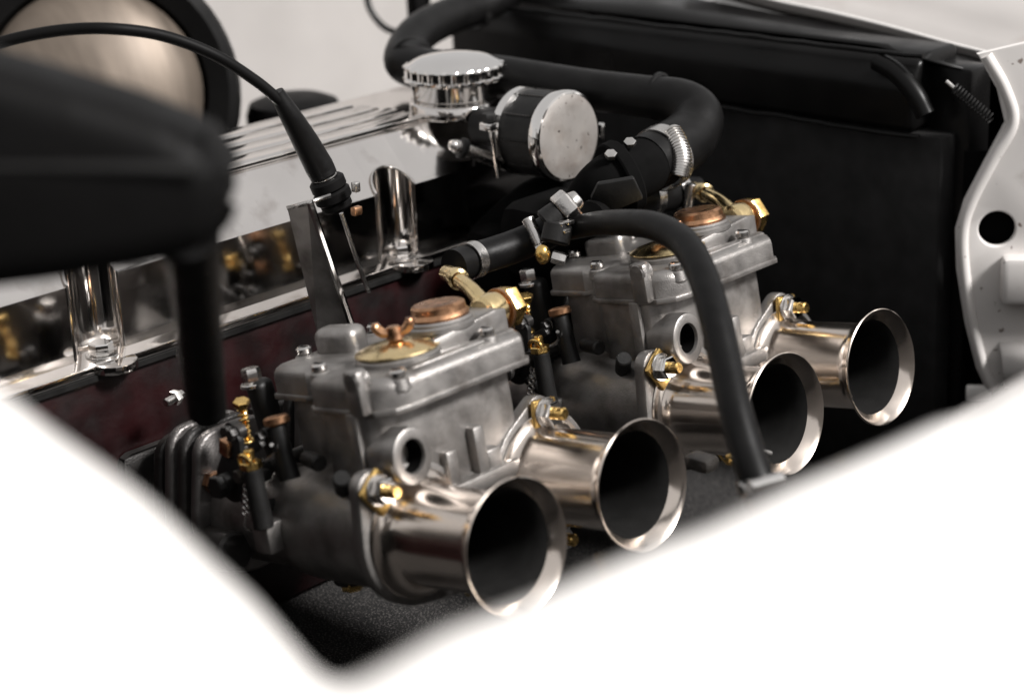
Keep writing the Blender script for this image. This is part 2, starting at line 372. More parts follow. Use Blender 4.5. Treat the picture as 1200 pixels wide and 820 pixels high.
sp_ = thing('vent_pipe', 'short steel vent pipe stub with collar below the filler cap', 'pipe')
a1, a2 = Vector((-0.2620, 0.2298, 0.1062)), Vector((-0.2520, 0.2538, 0.0934))
dd = (a2-a1)
MB().cyl(a1, a2+dd*.3, .0042, seg=20, bev=.0005).build('tube', STEEL, sp_)
MB().cyl(a1+dd*.12, a1+dd*.26, .0066, seg=24, bev=.0008).build('collar', BLACKM, sp_)
MB().cyl(a1-dd*.12, a1, .0030, .0036, seg=16, bev=.0006).build('tip', STEEL, sp_)

# ------------------------------------------------------------------ carburettors (built in their own tilted frame)
G = 'twin choke side draught carburettors'
cb = thing('carburettor', 'twin choke carburettor nearest the camera, slightly out of focus, gold wing nut fully in view', 'carburettor', (0, 0, 0), (0, R(-10), 0), G)
X, Y, Z = (1, 0, 0), (0, 1, 0), (0, 0, 1)
def cbuild(mb, name, m, par=None, **k): return mb.build(name, m, par or cb, **k)
# body casting
body = MB()
poly = [(-.150, .004), (-.122, .001), (-.112, -.0085), (-.088, -.0095), (-.0835, -.0135), (-.074, -.0135), (-.068, -.008), (-.0675, .078), (-.075, .083), (-.15, .08)]
body.prism(poly, (0, 0, .012), X, Y, .052, .002)
body.prism([(-.150, .004), (-.070, .0), (-.064, .004), (-.063, .090), (-.070, .094), (-.150, .09)], (0, 0, -.02), X, Y, .038, .006, 3)
for y in (0, .09):
    body.lathe([(-.205, 0), (-.205, .0265), (-.150, .0265), (-.143, .0285), (-.132, .0300), (-.066, .0300), (-.066, 0)], (0, y, 0), X, 44)
# ridge under the lid tab, web ribs on the face
body.boxe((-.0845, -.0165, .02), (-.0775, -.011, .064), .001)
body.boxe((-.069, .0235, .014), (-.0625, .031, .0335), .0015)
body.boxe((-.069, .043, .012), (-.0618, .0505, .040), .0015)
body.boxe((-.069, .0505, .010), (-.0625, .060, .026), .0015)
body.boxe((-.069, -.012, .008), (-.060, .075, .0165), .002)
# square lug and cast strut on the barrel
body.box((-.142, -.030, .008-.006), (.013, .016, .016), .0015)
cbuild(body, 'body_casting', CAST)
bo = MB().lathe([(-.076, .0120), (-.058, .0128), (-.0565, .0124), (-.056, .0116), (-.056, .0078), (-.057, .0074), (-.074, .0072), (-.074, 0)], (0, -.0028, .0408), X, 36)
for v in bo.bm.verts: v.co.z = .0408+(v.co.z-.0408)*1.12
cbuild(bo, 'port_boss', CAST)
pb = MB().lathe([(-.0580, .0073), (-.0730, .0070), (-.0730, 0)], (0, -.0028, .0408), X, 30)
for v in pb.bm.verts: v.co.z = .0408+(v.co.z-.0408)*1.12
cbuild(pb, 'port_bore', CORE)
# lid
lidp = [(-.160, .006), (-.157, .001), (-.131, .0005), (-.125, .006), (-.1165, .006), (-.1135, -.001), (-.1125, -.0115), (-.109, -.0142), (-.078, -.0145), (-.066, -.013), (-.058, -.006), (-.0555, .002), (-.0555, .080), (-.060, .085), (-.095, .088), (-.155, .078), (-.160, .072)]
lid = MB().prism(lidp, (0, 0, .0645), X, Y, .0155, bevtop=.0058)
lid.prism([(x*1.0+(-.0012 if x < -.11 else .0012), y+(-.0014 if y < .03 else .0014)) for x, y in lidp], (0, 0, .0625), X, Y, .0030, .0006)
lid.boxe((-.0665, .010, .0765), (-.0600, .082, .0812), .0022)
lid.prism([(-.122, .03), (-.07, .018), (-.066, .05), (-.122, .066)], (0, 0, .0785), X, Y, .003, .0014)
lid.boxe((-.0775, -.0195, .064), (-.0665, -.0125, .0865), .0022)
lid.cyl((-.072, -.0195, .081), (-.072, -.0105, .081), .0055, seg=24, bev=.001)
lid.cyl((-.086, .025, .078), (-.086, .025, .0835), .0215, seg=40, bev=.0012)
lid.cyl((-.087, .057, .074), (-.087, .057, .0925), .0168, seg=40, bev=.0010)
lid.lathe([(.0085, .0168), (.0095, .0184), (.0115, .0184), (.0125, .0168)], (-.087, .057, .078), Z, 40)
cbuild(lid, 'lid', CAST)
cbuild(MB().box((-.139, .034, .0835), (.026, .016, .0185), .0050, Matrix.Rotation(R(14), 3, 'Z'), 3), 'pump_cover', CAST)
for (x, y, z) in ((-.1183, .0005, .0790), (-.0600, .0004, .0785), (-.1545, .021, .0805), (-.1500, .066, .0805), (-.0625, .064, .0815)):
    s_ = cbuild(MB().cyl((x, y, z), (x, y, z+.0042), .0041, seg=22, bev=.0010), 'lid_screw', STEEL)
    cbuild(MB().cyl((x, y, z-.006), (x, y, z-.0001), .0058, .0050, seg=22, bev=.0006), 'screw_boss', CAST)
    cbuild(MB().box((x, y, z+.0043), (.0062, .0011, .0006)), 'slot', BLACKM, s_)
# jet cover and wing nut
jc = cbuild(MB().lathe([(0, 0), (0, .0205), (.0006, .0214), (.0014, .0212), (.0019, .0198), (.0030, .0172), (.0042, .0130), (.0050, .0080), (.0052, 0)], (-.086, .025, .0838), Z, 48), 'jet_cover', CADM)
wn = MB().cyl((-.086, .025, .0895), (-.086, .025, .0965), .0044, .0034, seg=18, bev=.0006)
for s_ in (-1, 1):
    d = Vector((.70, .72, 0))
    c0 = Vector((-.086, .025, .0930))
    wn.tube([c0+d*.002*s_, c0+d*.0058*s_+Vector((0, 0, .0010)), c0+d*.0082*s_+Vector((0, 0, .0038)), c0+d*.0084*s_+Vector((0, 0, .0062))], [.0022, .0026, .0027, .0019], 10, 5)
cbuild(wn, 'wing_nut', COPPER, jc)
cbuild(MB().box((-.078, .035, .0872), (.006, .006, .0014), .0005), 'cover_tab', CADM, jc)
# copper filter plug
fp = cbuild(MB().lathe([(0, 0), (0, .0150), (.0012, .0158), (.0024, .0150), (.0032, .0143), (.0062, .0140), (.0074, .0125), (.0076, 0)], (-.087, .057, .0925), Z, 12), 'filter_plug', COPPER)
# fuel inlet union with web, banjo, hex bolt and brass pipe
fi = MB().boxe((-.098, .0685, .0640), (-.0725, .0865, .0900), .0022)
fi.prism([(.033, .0800), (.070, .0650), (.0870, .0640), (.0870, .0895), (.079, .0905), (.036, .0868)], (-.0700, 0, 0), Y, Z, -.0045, .0010)
fi.cyl((-.087, .060, .0820), (-.087, .070, .0830), .0110, seg=28, bev=.001)
cbuild(fi, 'fuel_inlet', CAST)
cbuild(MB().lathe([(-.007, .0), (-.007, .0075), (-.0055, .0095), (.0, .0102), (.0055, .0095), (.007, .0075), (.007, 0)], (-.088, .0925, .0855), Y, 28), 'banjo_union', CADM)
cbuild(MB().cyl((-.088, .0990, .0850), (-.088, .1008, .0850), .0112, seg=28, bev=.0004), 'washer', COPPER)
cbuild(MB().hexn((-.088, .1009, .0850), (-.088, .1095, .0850), .0112), 'banjo_bolt', BRASS)
fpipe = cbuild(MB().tube([(-.090, .0905, .091), (-.101, .0945, .0965), (-.113, .0995, .0995), (-.124, .1045, .1015), (-.1335, .1090, .1015)], [.0046, .0042, .0042, .0044, .0044], 18), 'fuel_pipe', CADM)
cbuild(MB().lathe([(-.0035, .0045), (-.0025, .0058), (0, .0060), (.0025, .0058), (.0035, .0045)], (-.118, .1018, .1005), (-.8, .45, .12), 24), 'pipe_collar', CADM, fpipe)
# trumpets, flanges, studs
PROF = [(-.0658, .0312), (-.0652, .0319), (-.0644, .0314), (-.0638, .0294), (-.0625, .0275), (-.0600, .0259), (-.0560, .0250), (-.040, .0247), (-.012, .0246), (-.0085, .0251), (-.0058, .0266), (-.0034, .0288), (-.0014, .0311), (-.0002, .0324), (.0005, .0331), (.0012, .0332), (.0016, .0327), (.0012, .0319), (-.0006, .0303), (-.0028, .0282), (-.0048, .0267)]
for y, (ny, nz) in ((0, (-.0232, .0302)), (.09, (.0940, .0325))):
    lug = [(a, b) for a, b in circ(ny, nz, .0088, 20)]
    out = hull([(round(a, 6), round(b, 6)) for a, b in circ(y, 0, .0352, 44)+lug+circ(2*y-ny, -nz, .0088, 20)])
    cbuild(MB().prism(out, (-.0735, 0, 0), Y, Z, .0077, .0012), 'flange', CAST)
    tr = cbuild(MB().lathe(PROF, (0, y, 0), X, 72), 'trumpet', TRUMP)
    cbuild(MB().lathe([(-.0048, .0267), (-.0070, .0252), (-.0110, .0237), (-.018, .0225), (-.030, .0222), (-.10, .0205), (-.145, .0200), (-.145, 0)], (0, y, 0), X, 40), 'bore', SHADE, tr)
    for sg in (1, -1):
        py, pz = (ny, nz) if sg > 0 else (2*y-ny, -nz)
        q = Vector((0, y-py, -pz)).normalized()
        r3 = Matrix((Vector((1, 0, 0)), q.cross(Vector((1, 0, 0))), q)).transposed()
        cbuild(MB().box((-.0630, py+q.y*.002, pz+q.z*.002), (.0030, .0165, .0185), .0012, r3), 'clamp_tab', BRASS)
        nut = cbuild(MB().hexn((-.0605, py, pz), (-.0540, py, pz), .0066), 'flange_nut', CHROME)
        cbuild(MB().cyl((-.0539, py, pz), (-.0478, py, pz), .0033, seg=16, bev=.0008), 'stud', BRASS, nut)
        cbuild(MB().cyl((-.0614, py, pz), (-.0602, py, pz), .0079, seg=24, bev=.0003), 'spring_washer', STEEL, nut)
# small fittings on the throttle side
cbuild(MB().cyl((-.0960, -.0165, .0250), (-.0865, -.0240, .0345), .0044, seg=20, bev=.0008), 'progression_plug', BLACKM)
cbuild(MB().cyl((-.126, -.012, .0375), (-.110, -.017, .0375), .0042, seg=18, bev=.0008), 'vacuum_stub', CASTD)
cbuild(MB().cyl((-.1335, -.0405, .010), (-.1335, -.0405, .0405), .0052, .0048, seg=20, bev=.0006), 'screw_post', BLACKM)
gs = cbuild(MB().hexn((-.1335, -.0405, .0406), (-.1335, -.0405, .0445), .0056), 'mixture_screw', BRASS)
cbuild(MB().cyl((-.1335, -.0405, .0445), (-.1335, -.0405, .0505), .0026, seg=14, bev=.0005), 'screw_tip', BRASS, gs)
cbuild(MB().tube([(-.1275, -.0235, .030), (-.1300, -.0225, .042), (-.1330, -.0205, .0570)], [.0054, .0048, .0044], 20), 'well_post', BLACKM)
cbuild(MB().cyl((-.1330, -.0203, .0570), (-.1336, -.0201, .0614), .0066, seg=20, bev=.0008), 'well_plug', COPPER)
pts = [(-.1625+.0052*t+.0021*math.cos(t*6*2*math.pi), -.0192-.0030*t+.0021*math.sin(t*6*2*math.pi), .0480+.0165*t) for t in [i/90 for i in range(91)]]
ss = cbuild(MB().tube(pts, .00075, 7, smooth=False), 'idle_spring', BRASS)
cbuild(MB().cyl((-.1630, -.0190, .0450), (-.1565, -.0224, .0672), .0012, seg=10), 'idle_screw_shaft', BRASS, ss)
cbuild(MB().hexn((-.1568, -.0222, .0655), (-.1558, -.0227, .0690), .0043), 'idle_screw_head', BRASS, ss)
cbuild(MB().cyl((-.1632, -.0189, .0440), (-.1626, -.0192, .0470), .0038, seg=14, bev=.0005), 'spring_seat', BRASS, ss)
tp = cbuild(MB().box((-.170, .003, .045), (.013, .012, .056), .004, Matrix.Rotation(R(6), 3, 'X'), 3), 'linkage_tower', BLACKM)
cbuild(MB().hexn((-.1722, -.0016, .0712), (-.1722, -.0016, .0790), .0052), 'tower_bolt', STEEL, tp)
cbuild(MB().cyl((-.1722, -.0016, .0690), (-.1722, -.0016, .0712), .0068, seg=20, bev=.0005), 'tower_washer', STEEL, tp)
lv = MB().prism(hull([(round(a, 5), round(b, 5)) for a, b in circ(-.160, .030, .011, 24)+circ(-.150, .052, .005, 16)]), (0, -.0330, 0), X, Z, .0035, .0006)
lv.cyl((-.160, -.042, .030), (-.160, -.012, .030), .0055, seg=20, bev=.0008)
lv.box((-.152, -.029, .0325), (.026, .008, .006), .0015)
cbuild(lv, 'throttle_lever', BLACKM)
cbuild(MB().hexn((-.160, -.0425, .030), (-.160, -.0465, .030), .0062), 'spindle_nut', BLACKM)
cbuild(MB().box((-.1565, -.0360, .0485), (.0075, .0060, .0085), .001, Matrix.Rotation(R(20), 3, 'Y')), 'cable_clevis', COPPER)
cbuild(MB().tube([(-.147, -.014, .012), (-.149, -.030, .016), (-.154, -.034, .024)], .0040, 12), 'link_arm', BLACKM)
lk = MB().tube([(-.128, -.030, .050), (-.132, -.026, .044), (-.140, -.027, .040), (-.146, -.030, .042), (-.147, -.032, .048)], .0011, 8)
cbuild(lk, 'link_wire', STEEL)
cbuild(MB().cyl((-.160, -.030, .030), (-.160, .165, .030), .0040, seg=16, bev=.0005), 'throttle_spindle', CASTD)
l2 = MB().prism(hull([(round(a, 5), round(b, 5)) for a, b in circ(-.160, .030, .0095, 24)+circ(-.138, .036, .0045, 16)]), (0, .1460, 0), X, Z, .0030, .0005)
l2.lathe([(-.002, .0095), (-.001, .0118), (.001, .0118), (.002, .0095)], (-.160, .152, .030), Y, 28)
cbuild(l2, 'end_lever', CASTD)
for (x, y, z, rr) in ((-.1445, -.034, .036, .0036), (-.1490, -.030, .0560, .0032), (-.1760, -.014, .050, .0040), (-.1400, -.020, .0520, .0030)):
    cbuild(MB().cyl((x, y, z), (x, y-.005, z), rr*1.25, seg=16, bev=.0004).hexn((x, y-.005, z), (x, y-.009, z), rr), 'link_bolt', CASTD)
sp2 = [(-.150+.012*t+.0024*math.cos(t*9*2*math.pi), -.0385, .014+.030*t+.0024*math.sin(t*9*2*math.pi)) for t in [i/117 for i in range(118)]]
cbuild(MB().tube(sp2, .0006, 6, smooth=False), 'return_spring', STEEL)
cbuild(MB().tube([(-.150, -.0385, .014), (-.156, -.036, .006), (-.158, -.030, .002)], .0007, 6), 'spring_hook', STEEL)
cbuild(MB().box((-.148, -.0275, .0455), (.022, .004, .005), .001, Matrix.Rotation(R(-24), 3, 'Y')), 'fork_arm', CASTD)
fk = MB().tube([(-.1385, -.0430, .0440), (-.1372, -.0436, .0472), (-.1335, -.0440, .0482), (-.1300, -.0436, .0470), (-.1290, -.0430, .0438)], .0013, 8)
cbuild(fk, 'screw_fork', BRASS)
# soft mount plates between carburettor and manifold
for y in (0, .09):
    for x, r, tp_, m in ((-.2065, .0345, .0475, CASTM), (-.2185, .0345, .0485, CASTD), (-.2300, .0345, .0490, CASTM), (-.2425, .033, .0430, CASTD)):
        o_ = hull([(round(a, 5), round(b, 5)) for a, b in circ(y, 0, r, 30)+circ(y-.012, tp_-.014, .014, 20)+circ(y+.012, tp_-.014, .014, 20)])
        cbuild(MB().prism(o_, (x, 0, 0), Y, Z, .0072, .0022, 3), 'mount_plate', m)
for y in (-.0215, .1115):
    cbuild(MB().hexn((-.1990, y, .022), (-.1920, y, .022), .0060), 'mount_nut', COPPER)
cbuild(MB().cyl((-.203, -.030, -.012), (-.172, -.033, -.010), .0115, .0105, seg=24, bev=.0016), 'spindle_boss', CASTD)
cbuild(MB().hexn((-.1200, -.004, -.0345), (-.1200, -.004, -.0295), .0058), 'drain_plug', BRASS)
cbuild(MB().cyl((-.123, -.002, -.030), (-.121, -.003, -.018), .009, seg=20), 'drain_boss', CASTD)
# second carburettor
c2 = copy_tree(cb); c2.location = (0, .2087, 0)
tag(c2, 'twin choke carburettor farther from the camera, in sharp focus behind the drooping black hose', 'carburettor', G)

# ------------------------------------------------------------------ hoses
def clamp(p, d, r, w, parent, m=STEEL, screw=None, teeth=9):
    d = Vector(d).normalized(); p = Vector(p)
    b_ = MB().lathe([(-w/2, r), (-w/2, r+.0009), (w/2, r+.0009), (w/2, r)], p, d, 40, close=True).build('hose_clamp', m, parent)
    if screw is not None:
        s_ = Vector(screw); q = p+(s_-d*s_.dot(d)).normalized()*(r+.0024); t = d.cross((s_-d*s_.dot(d)).normalized())
        MB().cyl(q-t*.009, q+t*.007, .0036, seg=16, bev=.0004).build('worm_screw', m, b_)
        MB().hexn(q+t*.0072, q+t*.0112, .0040).build('screw_head', m, b_)
    return b_
rh = thing('radiator_hose', 'thick black radiator hose bending round at top behind the filler cap', 'hose')
hp = [(-0.4023, 0.4685, 0.1721), (-0.4123, 0.4194, 0.1527), (-0.4088, 0.3768, 0.1498), (-0.3981, 0.3328, 0.1448), (-0.3756, 0.2976, 0.1344), (-0.3417, 0.2931, 0.1331), (-0.2954, 0.3014, 0.1334), (-0.2308, 0.3109, 0.1302), (-0.1851, 0.3182, 0.1293), (-0.1589, 0.3212, 0.1287), (-0.1436, 0.3182, 0.1223), (-0.1386, 0.3037, 0.1134), (-0.1360, 0.2820, 0.1095), (-0.1351, 0.2591, 0.1063)]
MB().tube(hp, [.0125, .0125, .0128, .0135, .0138, .0135, .0128, .0128, .0128, .0135, .0150, .0168, .0172, .0172], 26).build('hose', RUBBER, rh)
for q, dr in (((-0.1768, 0.3220, 0.1296), Vector(hp[8])-Vector(hp[7])), ((-0.3687, 0.2984, 0.1373), Vector(hp[5])-Vector(hp[3]))):
    MB().lathe([(-.002, .0128), (-.001, .0146), (.001, .0146), (.002, .0128)], q, dr, 32).build('joint_ring', RUBBER, rh)
cdir = Vector(hp[12])-Vector(hp[13])
clamp((-0.1347, 0.2734, 0.1074), cdir, .0182, .0095, rh, STEEL)
wr = MB()
wp = [(-0.1287, 0.2742, 0.1242), (-0.1207, 0.2712, 0.1174), (-0.1163, 0.2687, 0.1095), (-0.1156, 0.2653, 0.1012)]
ww = spline(wp, 6)
wb = MB().tube(wp, .0052, 14).build('worm_housing', STEEL, rh)
for i in range(1, len(ww)-1):
    MB().lathe([(-.0005, .0050), (-.0003, .0061), (.0003, .0061), (.0005, .0050)], ww[i], ww[i+1]-ww[i-1], 14).build('thread', STEEL, wb)
clamp((-0.4138, 0.4041, 0.1488), Vector(hp[1])-Vector(hp[3]), .0128, .008, rh, BLACKM, (0, -.5, 1))
th = thing('thermostat_housing', 'black thermostat housing with bolted flange below the breather filter', 'housing')
MB().tube([(-0.1344, 0.2721, 0.1072), (-0.1355, 0.2504, 0.1046), (-0.1424, 0.2335, 0.0992), (-0.1575, 0.2337, 0.0846), (-0.1770, 0.2470, 0.0601)], [.0162, .0168, .0165, .0150, .0135], 28).build('elbow', CORE, th)
fd = Vector((-0.1424, 0.2335, 0.0992))-Vector((-0.1355, 0.2504, 0.1046))
MB().lathe([(-.004, .015), (-.004, .0212), (-.003, .0220), (.003, .0220), (.004, .0212), (.004, .015)], (-0.1389, 0.2414, 0.1020), fd, 36).build('flange', CORE, th)
MB().prism([(0, 0), (.020, .004), (.026, -.010), (.010, -.018), (-.004, -.010)], (-0.1297, 0.2104, 0.1082), (.72, .69, -.04), (.24, -.20, .95), .004, .0012).build('web', BLACKM, th)
MB().box((-0.1946, 0.2436, 0.0580), (.05, .06, .05), .016).build('base', CORE, th)
for q in ((-0.1346, 0.2280, 0.1175), (-0.1314, 0.2409, 0.1222)):
    MB().hexn(Vector(q), Vector(q)+Vector((.001, -.001, .0028)), .0036).build('flange_bolt', STEEL, th)
bk = thing('black_mount', 'dark bracket casting in shadow between rocker cover and filter', 'bracket')
MB().boxe((-.262, .228, -.02), (-.218, .36, .056), .012).build('bracket_body', CORE, bk)
MB().tube([(-.262, .25, .04), (-.235, .27, .066), (-.225, .31, .072)], [.012, .014, .013], 18).build('bracket_arm', CORE, bk)

vh = thing('breather_hose', 'smooth black hose arching over the farther carburettor and drooping past its trumpet', 'hose')
vp = [(-0.1171, 0.1727, 0.0916), (-0.0941, 0.1693, 0.0991), (-0.0638, 0.1584, 0.1071), (-0.0367, 0.1499, 0.1114), (-0.0095, 0.1386, 0.1098), (0.0151, 0.1215, 0.1017), (0.0348, 0.1052, 0.0898), (0.0513, 0.0916, 0.0748), (0.0676, 0.0778, 0.0598), (0.0810, 0.0688, 0.0453), (0.0920, 0.0630, 0.0328), (0.0977, 0.0617, 0.0190)]
MB().tube(vp, [.0062, .0066, .0070, .0074, .0076, .0076, .0076, .0077, .0078, .0080, .0082, .0082], 24).build('hose', RUBBER, vh)
clamp((0.0908, 0.0627, 0.0346), Vector(vp[11])-Vector(vp[10]), .0085, .007, vh, CHROME, (1, -.6, .2))

te = thing('fuel_tee', 'grey metal hexagonal tee fitting tilted beside the start of the drooping hose', 'fitting')
t0, t1 = Vector((-0.1193, 0.1681, 0.1014)), Vector((-0.1134, 0.1778, 0.1092)); td = (t1-t0)
MB().hexn(t0, t0+td*.62, .0098).build('hex_body', STEEL, te)
MB().cyl(t0+td*.62, t0+td*.95, .0058, .0048, seg=20, bev=.0008).build('spigot', STEEL, te)
MB().cyl(t0-td*.75, t0, .0085, .0078, seg=20, bev=.001).build('lower_body', BLACKM, te)
for k, q in enumerate(((-0.1112, 0.1597, 0.0985), (-0.1088, 0.1625, 0.0992), (-0.1092, 0.1600, 0.0950))):
    MB().box(q, (.005, .005, .0022), .0006).build('glint_screw', STEEL, te)
MB().cyl((-0.1150, 0.1578, 0.0874), (-0.1155, 0.1623, 0.0972), .008, seg=20, bev=.001).build('outlet', BLACKM, te)

def fuel_hose(label, pts, r, c1, c2_):
    h = thing('fuel_hose', label, 'hose', group='short black fuel hoses')
    MB().tube(pts, r, 20).build('hose', RUBBER, h)
    for (q, d, sc) in (c1, c2_): clamp(q, d, r+.0002, .0065, h, STEEL, sc)
    return h
f1 = [(-0.1484, 0.1139, 0.0795), (-0.1492, 0.1277, 0.0792), (-0.1459, 0.1463, 0.0800), (-0.1401, 0.1608, 0.0828), (-0.1312, 0.1722, 0.0884)]
fuel_hose('short black fuel hose from the near brass pipe to the grey tee', f1, .0092, ((-0.1489, 0.1280, 0.0792), Vector(f1[1])-Vector(f1[0]), None), ((-0.1363, 0.1657, 0.0852), Vector(f1[4])-Vector(f1[3]), (.7, -.1, .5)))
f2 = [(-0.1495, 0.3248, 0.0726), (-0.1532, 0.3145, 0.0743), (-0.1533, 0.2863, 0.0775), (-0.1447, 0.2452, 0.0825), (-0.1302, 0.2028, 0.0881)]
fuel_hose('short black fuel hose from the far brass pipe running back under the filter', f2, .0098, ((-0.1538, 0.3112, 0.0749), Vector(f2[0])-Vector(f2[1]), (.2, -.9, .1)), ((-0.1531, 0.2838, 0.0781), Vector(f2[1])-Vector(f2[2]), (.1, -.2, 1)))
st = thing('brass_stub', 'tiny brass and steel stub below the hose clamp near the tee', 'fitting')
q = Vector((-0.1119, 0.1448, 0.0849))
MB().ball(q, .0042, (1, 1, 1.3)).build('brass_end', BRASS, st); MB().hexn(q+Vector((.004, .003, -.001)), q+Vector((.010, .007, -.003)), .0036).build('steel_nut', STEEL, st)

# ------------------------------------------------------------------ throttle cable and its bracket
tcb = thing('throttle_cable', 'thin black throttle cable arching in from the left into a rubber boot', 'cable')
cp = [(-0.3208, -0.0585, 0.2064), (-0.3032, -0.0384, 0.2123), (-0.2866, -0.0207, 0.2152), (-0.2693, -0.0040, 0.2148), (-0.2578, 0.0191, 0.2086), (-0.2447, 0.0408, 0.1964), (-0.2374, 0.0616, 0.1794), (-0.2322, 0.0746, 0.1652)]
MB().tube(cp, .0031, 14).build('outer_cable', PLASTIC, tcb)
MB().tube([(-0.2346, 0.0725, 0.1718), (-0.2321, 0.0786, 0.1583), (-0.2308, 0.0867, 0.1423), (-0.2288, 0.0932, 0.1274), (-0.2271, 0.0949, 0.1215)], [.0040, .0058, .0072, .0080, .0076], 22).build('rubber_boot', RUBBER, tcb)
a_, b_, c_ = Vector((-0.2266, 0.0951, 0.1210)), Vector((-0.2242, 0.0985, 0.1080)), Vector((-0.2220, 0.1032, 0.0985))
dd = (b_-a_)
MB().cyl(a_-dd*.05, a_+dd*.04, .0068, seg=24, bev=.0004).build('steel_collar', STEEL, tcb)
MB().cyl(a_+dd*.05, a_+dd*.55, .0100, seg=28, bev=.0012).build('adjuster', PLASTIC, tcb)
MB().cyl(a_+dd*.55, a_+dd*1.05, .0105, seg=28, bev=.0012).build('lock_ring', PLASTIC, tcb)
MB().cyl(a_+dd*1.05, a_+dd*1.40, .0088, seg=28, bev=.0012).build('ferrule', PLASTIC, tcb)
MB().tube([(-0.2236, 0.1022, 0.0995), (-0.2215, 0.1076, 0.0763), (-0.2218, 0.1165, 0.0503)], [.0013, .0013, .0014], 10).build('inner_cable', STEEL, tcb)
MB().box((-0.2061, 0.0989, 0.1180), (.004, .004, .006), .001).build('clip', STEEL, tcb)
MB().box((-0.2031, 0.0956, 0.1057), (.004, .006, .005), .001).build('brass_clip', COPPER, tcb)
br = thing('cable_bracket', 'flat grey steel bracket with a bright folded edge holding the throttle cable', 'bracket')
P0, P1 = Vector((-0.2050, 0.0636, 0.1171)), Vector((-0.2050, 0.0872, 0.0385))
Q0, Q1 = Vector((-0.2220, 0.0626, 0.1118)), Vector((-0.2220, 0.0766, 0.0344))
nrm_ = (P1-P0).cross(Q0-P0).normalized()
pl = MB()
vs = [P0, P1, Q1, Q0]
bmx = bmesh.new(); A_ = [bmx.verts.new(v) for v in vs]; B_ = [bmx.verts.new(v+nrm_*.0028) for v in vs]
bmx.faces.new(A_); bmx.faces.new(B_[::-1])
for i in range(4): bmx.faces.new((A_[i], A_[(i+1) % 4], B_[(i+1) % 4], B_[i]))
bmesh.ops.recalc_face_normals(bmx, faces=bmx.faces[:])
bmesh.ops.bevel(bmx, geom=bmx.edges[:], offset=.0005, segments=2, affect='EDGES')
pl.merge(bmx); pl.build('bracket_plate', CAST, br)
MB().tube([P0+nrm_*.0014, P1+nrm_*.0014], .0021, 8, smooth=False).build('folded_edge', CHROME, br)
tbp = MB().grid([[P0, Q0], [Vector((-0.2050, 0.0800, 0.1176)), Vector((-0.2200, 0.0785, 0.1123))]])
tbp.build('top_tab', STEEL, br, solid=.0022, thick_off=0)
bn = thing('bleed_nipple', 'tiny bright metal nipple on the dark red head at far left', 'nipple')
q0, q1 = Vector((-0.2338, -0.0205, 0.0226)), Vector((-0.2361, -0.0074, 0.0234))
MB().cyl(q0, q1, .0024, seg=14, bev=.0005).build('stem', STEEL, bn); MB().hexn(q0+(q1-q0)*.45, q0+(q1-q0)*.75, .0042).build('hex', STEEL, bn)

# ------------------------------------------------------------------ black moulded housing in the left foreground
ca = thing('black_housing', 'large black moulded housing on a leg at left, badly out of focus', 'housing')
hq = [(0.1020, -0.2204, 0.2434), (0.1057, -0.2261, 0.2247), (0.1023, -0.2334, 0.2166), (0.0806, -0.2570, 0.2120), (0.0587, -0.2800, 0.2089), (0.0109, -0.3290, 0.2045), (-0.0104, -0.3004, 0.3038), (0.0314, -0.2694, 0.2837), (0.0438, -0.2599, 0.2786), (0.0645, -0.2441, 0.2696), (0.0854, -0.2286, 0.2595), (0.0965, -0.2217, 0.2516)]
hu = Vector((.707, .707, 0)); hw = Vector((.707, -.707, 0)); ho = Vector(hq[0])
hpoly = [((Vector(q)-ho).dot(hu), q[2]-ho.z) for q in hq]
MB().prism(hpoly, ho-hw*.028, hu, Z, .045, .012, 5).build('shell', PLASTIC, ca)
MB().tube([Vector(q)+hw*.018 for q in ((0.0043, -0.3115, 0.2527), (0.0386, -0.2790, 0.2504), (0.0653, -0.2539, 0.2483), (0.0844, -0.2360, 0.2467), (0.0952, -0.2261, 0.2453))], .0022, 10).build('seam_ridge', BLACKM, ca)
MB().tube([(0.0338, -0.1887, 0.2025), (-0.0005, -0.1637, 0.1709), (-0.0489, -0.1290, 0.1270), (-0.0896, -0.0992, 0.0880), (-0.1022, -0.0899, 0.0719)], [.011, .0098, .0094, .0092, .009], 16).build('support_leg', PLASTIC, ca)
MB().box((-0.1056, -0.0870, 0.0694), (.015, .012, .008), .002).build('leg_foot', BLACKM, ca)

# ------------------------------------------------------------------ radiator, front panel, right hand bracket
ra = thing('radiator', 'black radiator with stepped top tank filling the dark area at upper right', 'radiator')
MB().boxe((-.46, .432, -.14), (-.046, .465, .0985), .002).build('core', RADC, ra)
tk = MB().prism([(.428, .100), (.428, .128), (.436, .143), (.450, .147), (.480, .147), (.480, .100)], (-.065, 0, 0), Y, Z, -.40, .004, 3)
tk.build('top_tank', BLACKP, ra)
for z, y in ((.1480, .427), (.0990, .426)):
    pts = [(-.47+.0125*i, y+random.uniform(-.0012, .0006), z+random.uniform(-.0006, .0006)) for i in range(34)]
    MB().tube(pts, .0016, 8, 2).build('seam', BLACKP, ra)
MB().tube([(-0.0905, 0.4280, 0.1418), (-0.0756, 0.4260, 0.1369), (-0.0613, 0.4250, 0.1255), (-0.0532, 0.4250, 0.1134)], .006, 14).build('side_pipe', BLACKP, ra)
sh = thing('shroud_panel', 'glossy black sheet panel between radiator top and white front panel', 'panel')
MB().grid([[(-.55, .44, .149), (-.30, .44, .149), (-.10, .44, .1475), (-.045, .44, .140)], [(-.55, .47, .158), (-.30, .47, .152), (-.10, .47, .1435), (-.042, .47, .132)], [(-.55, .496, .168), (-.30, .496, .1535), (-.13, .496, .142), (-.03, .496, .128)]]).build('sheet', BLACKP, sh, solid=.0015)
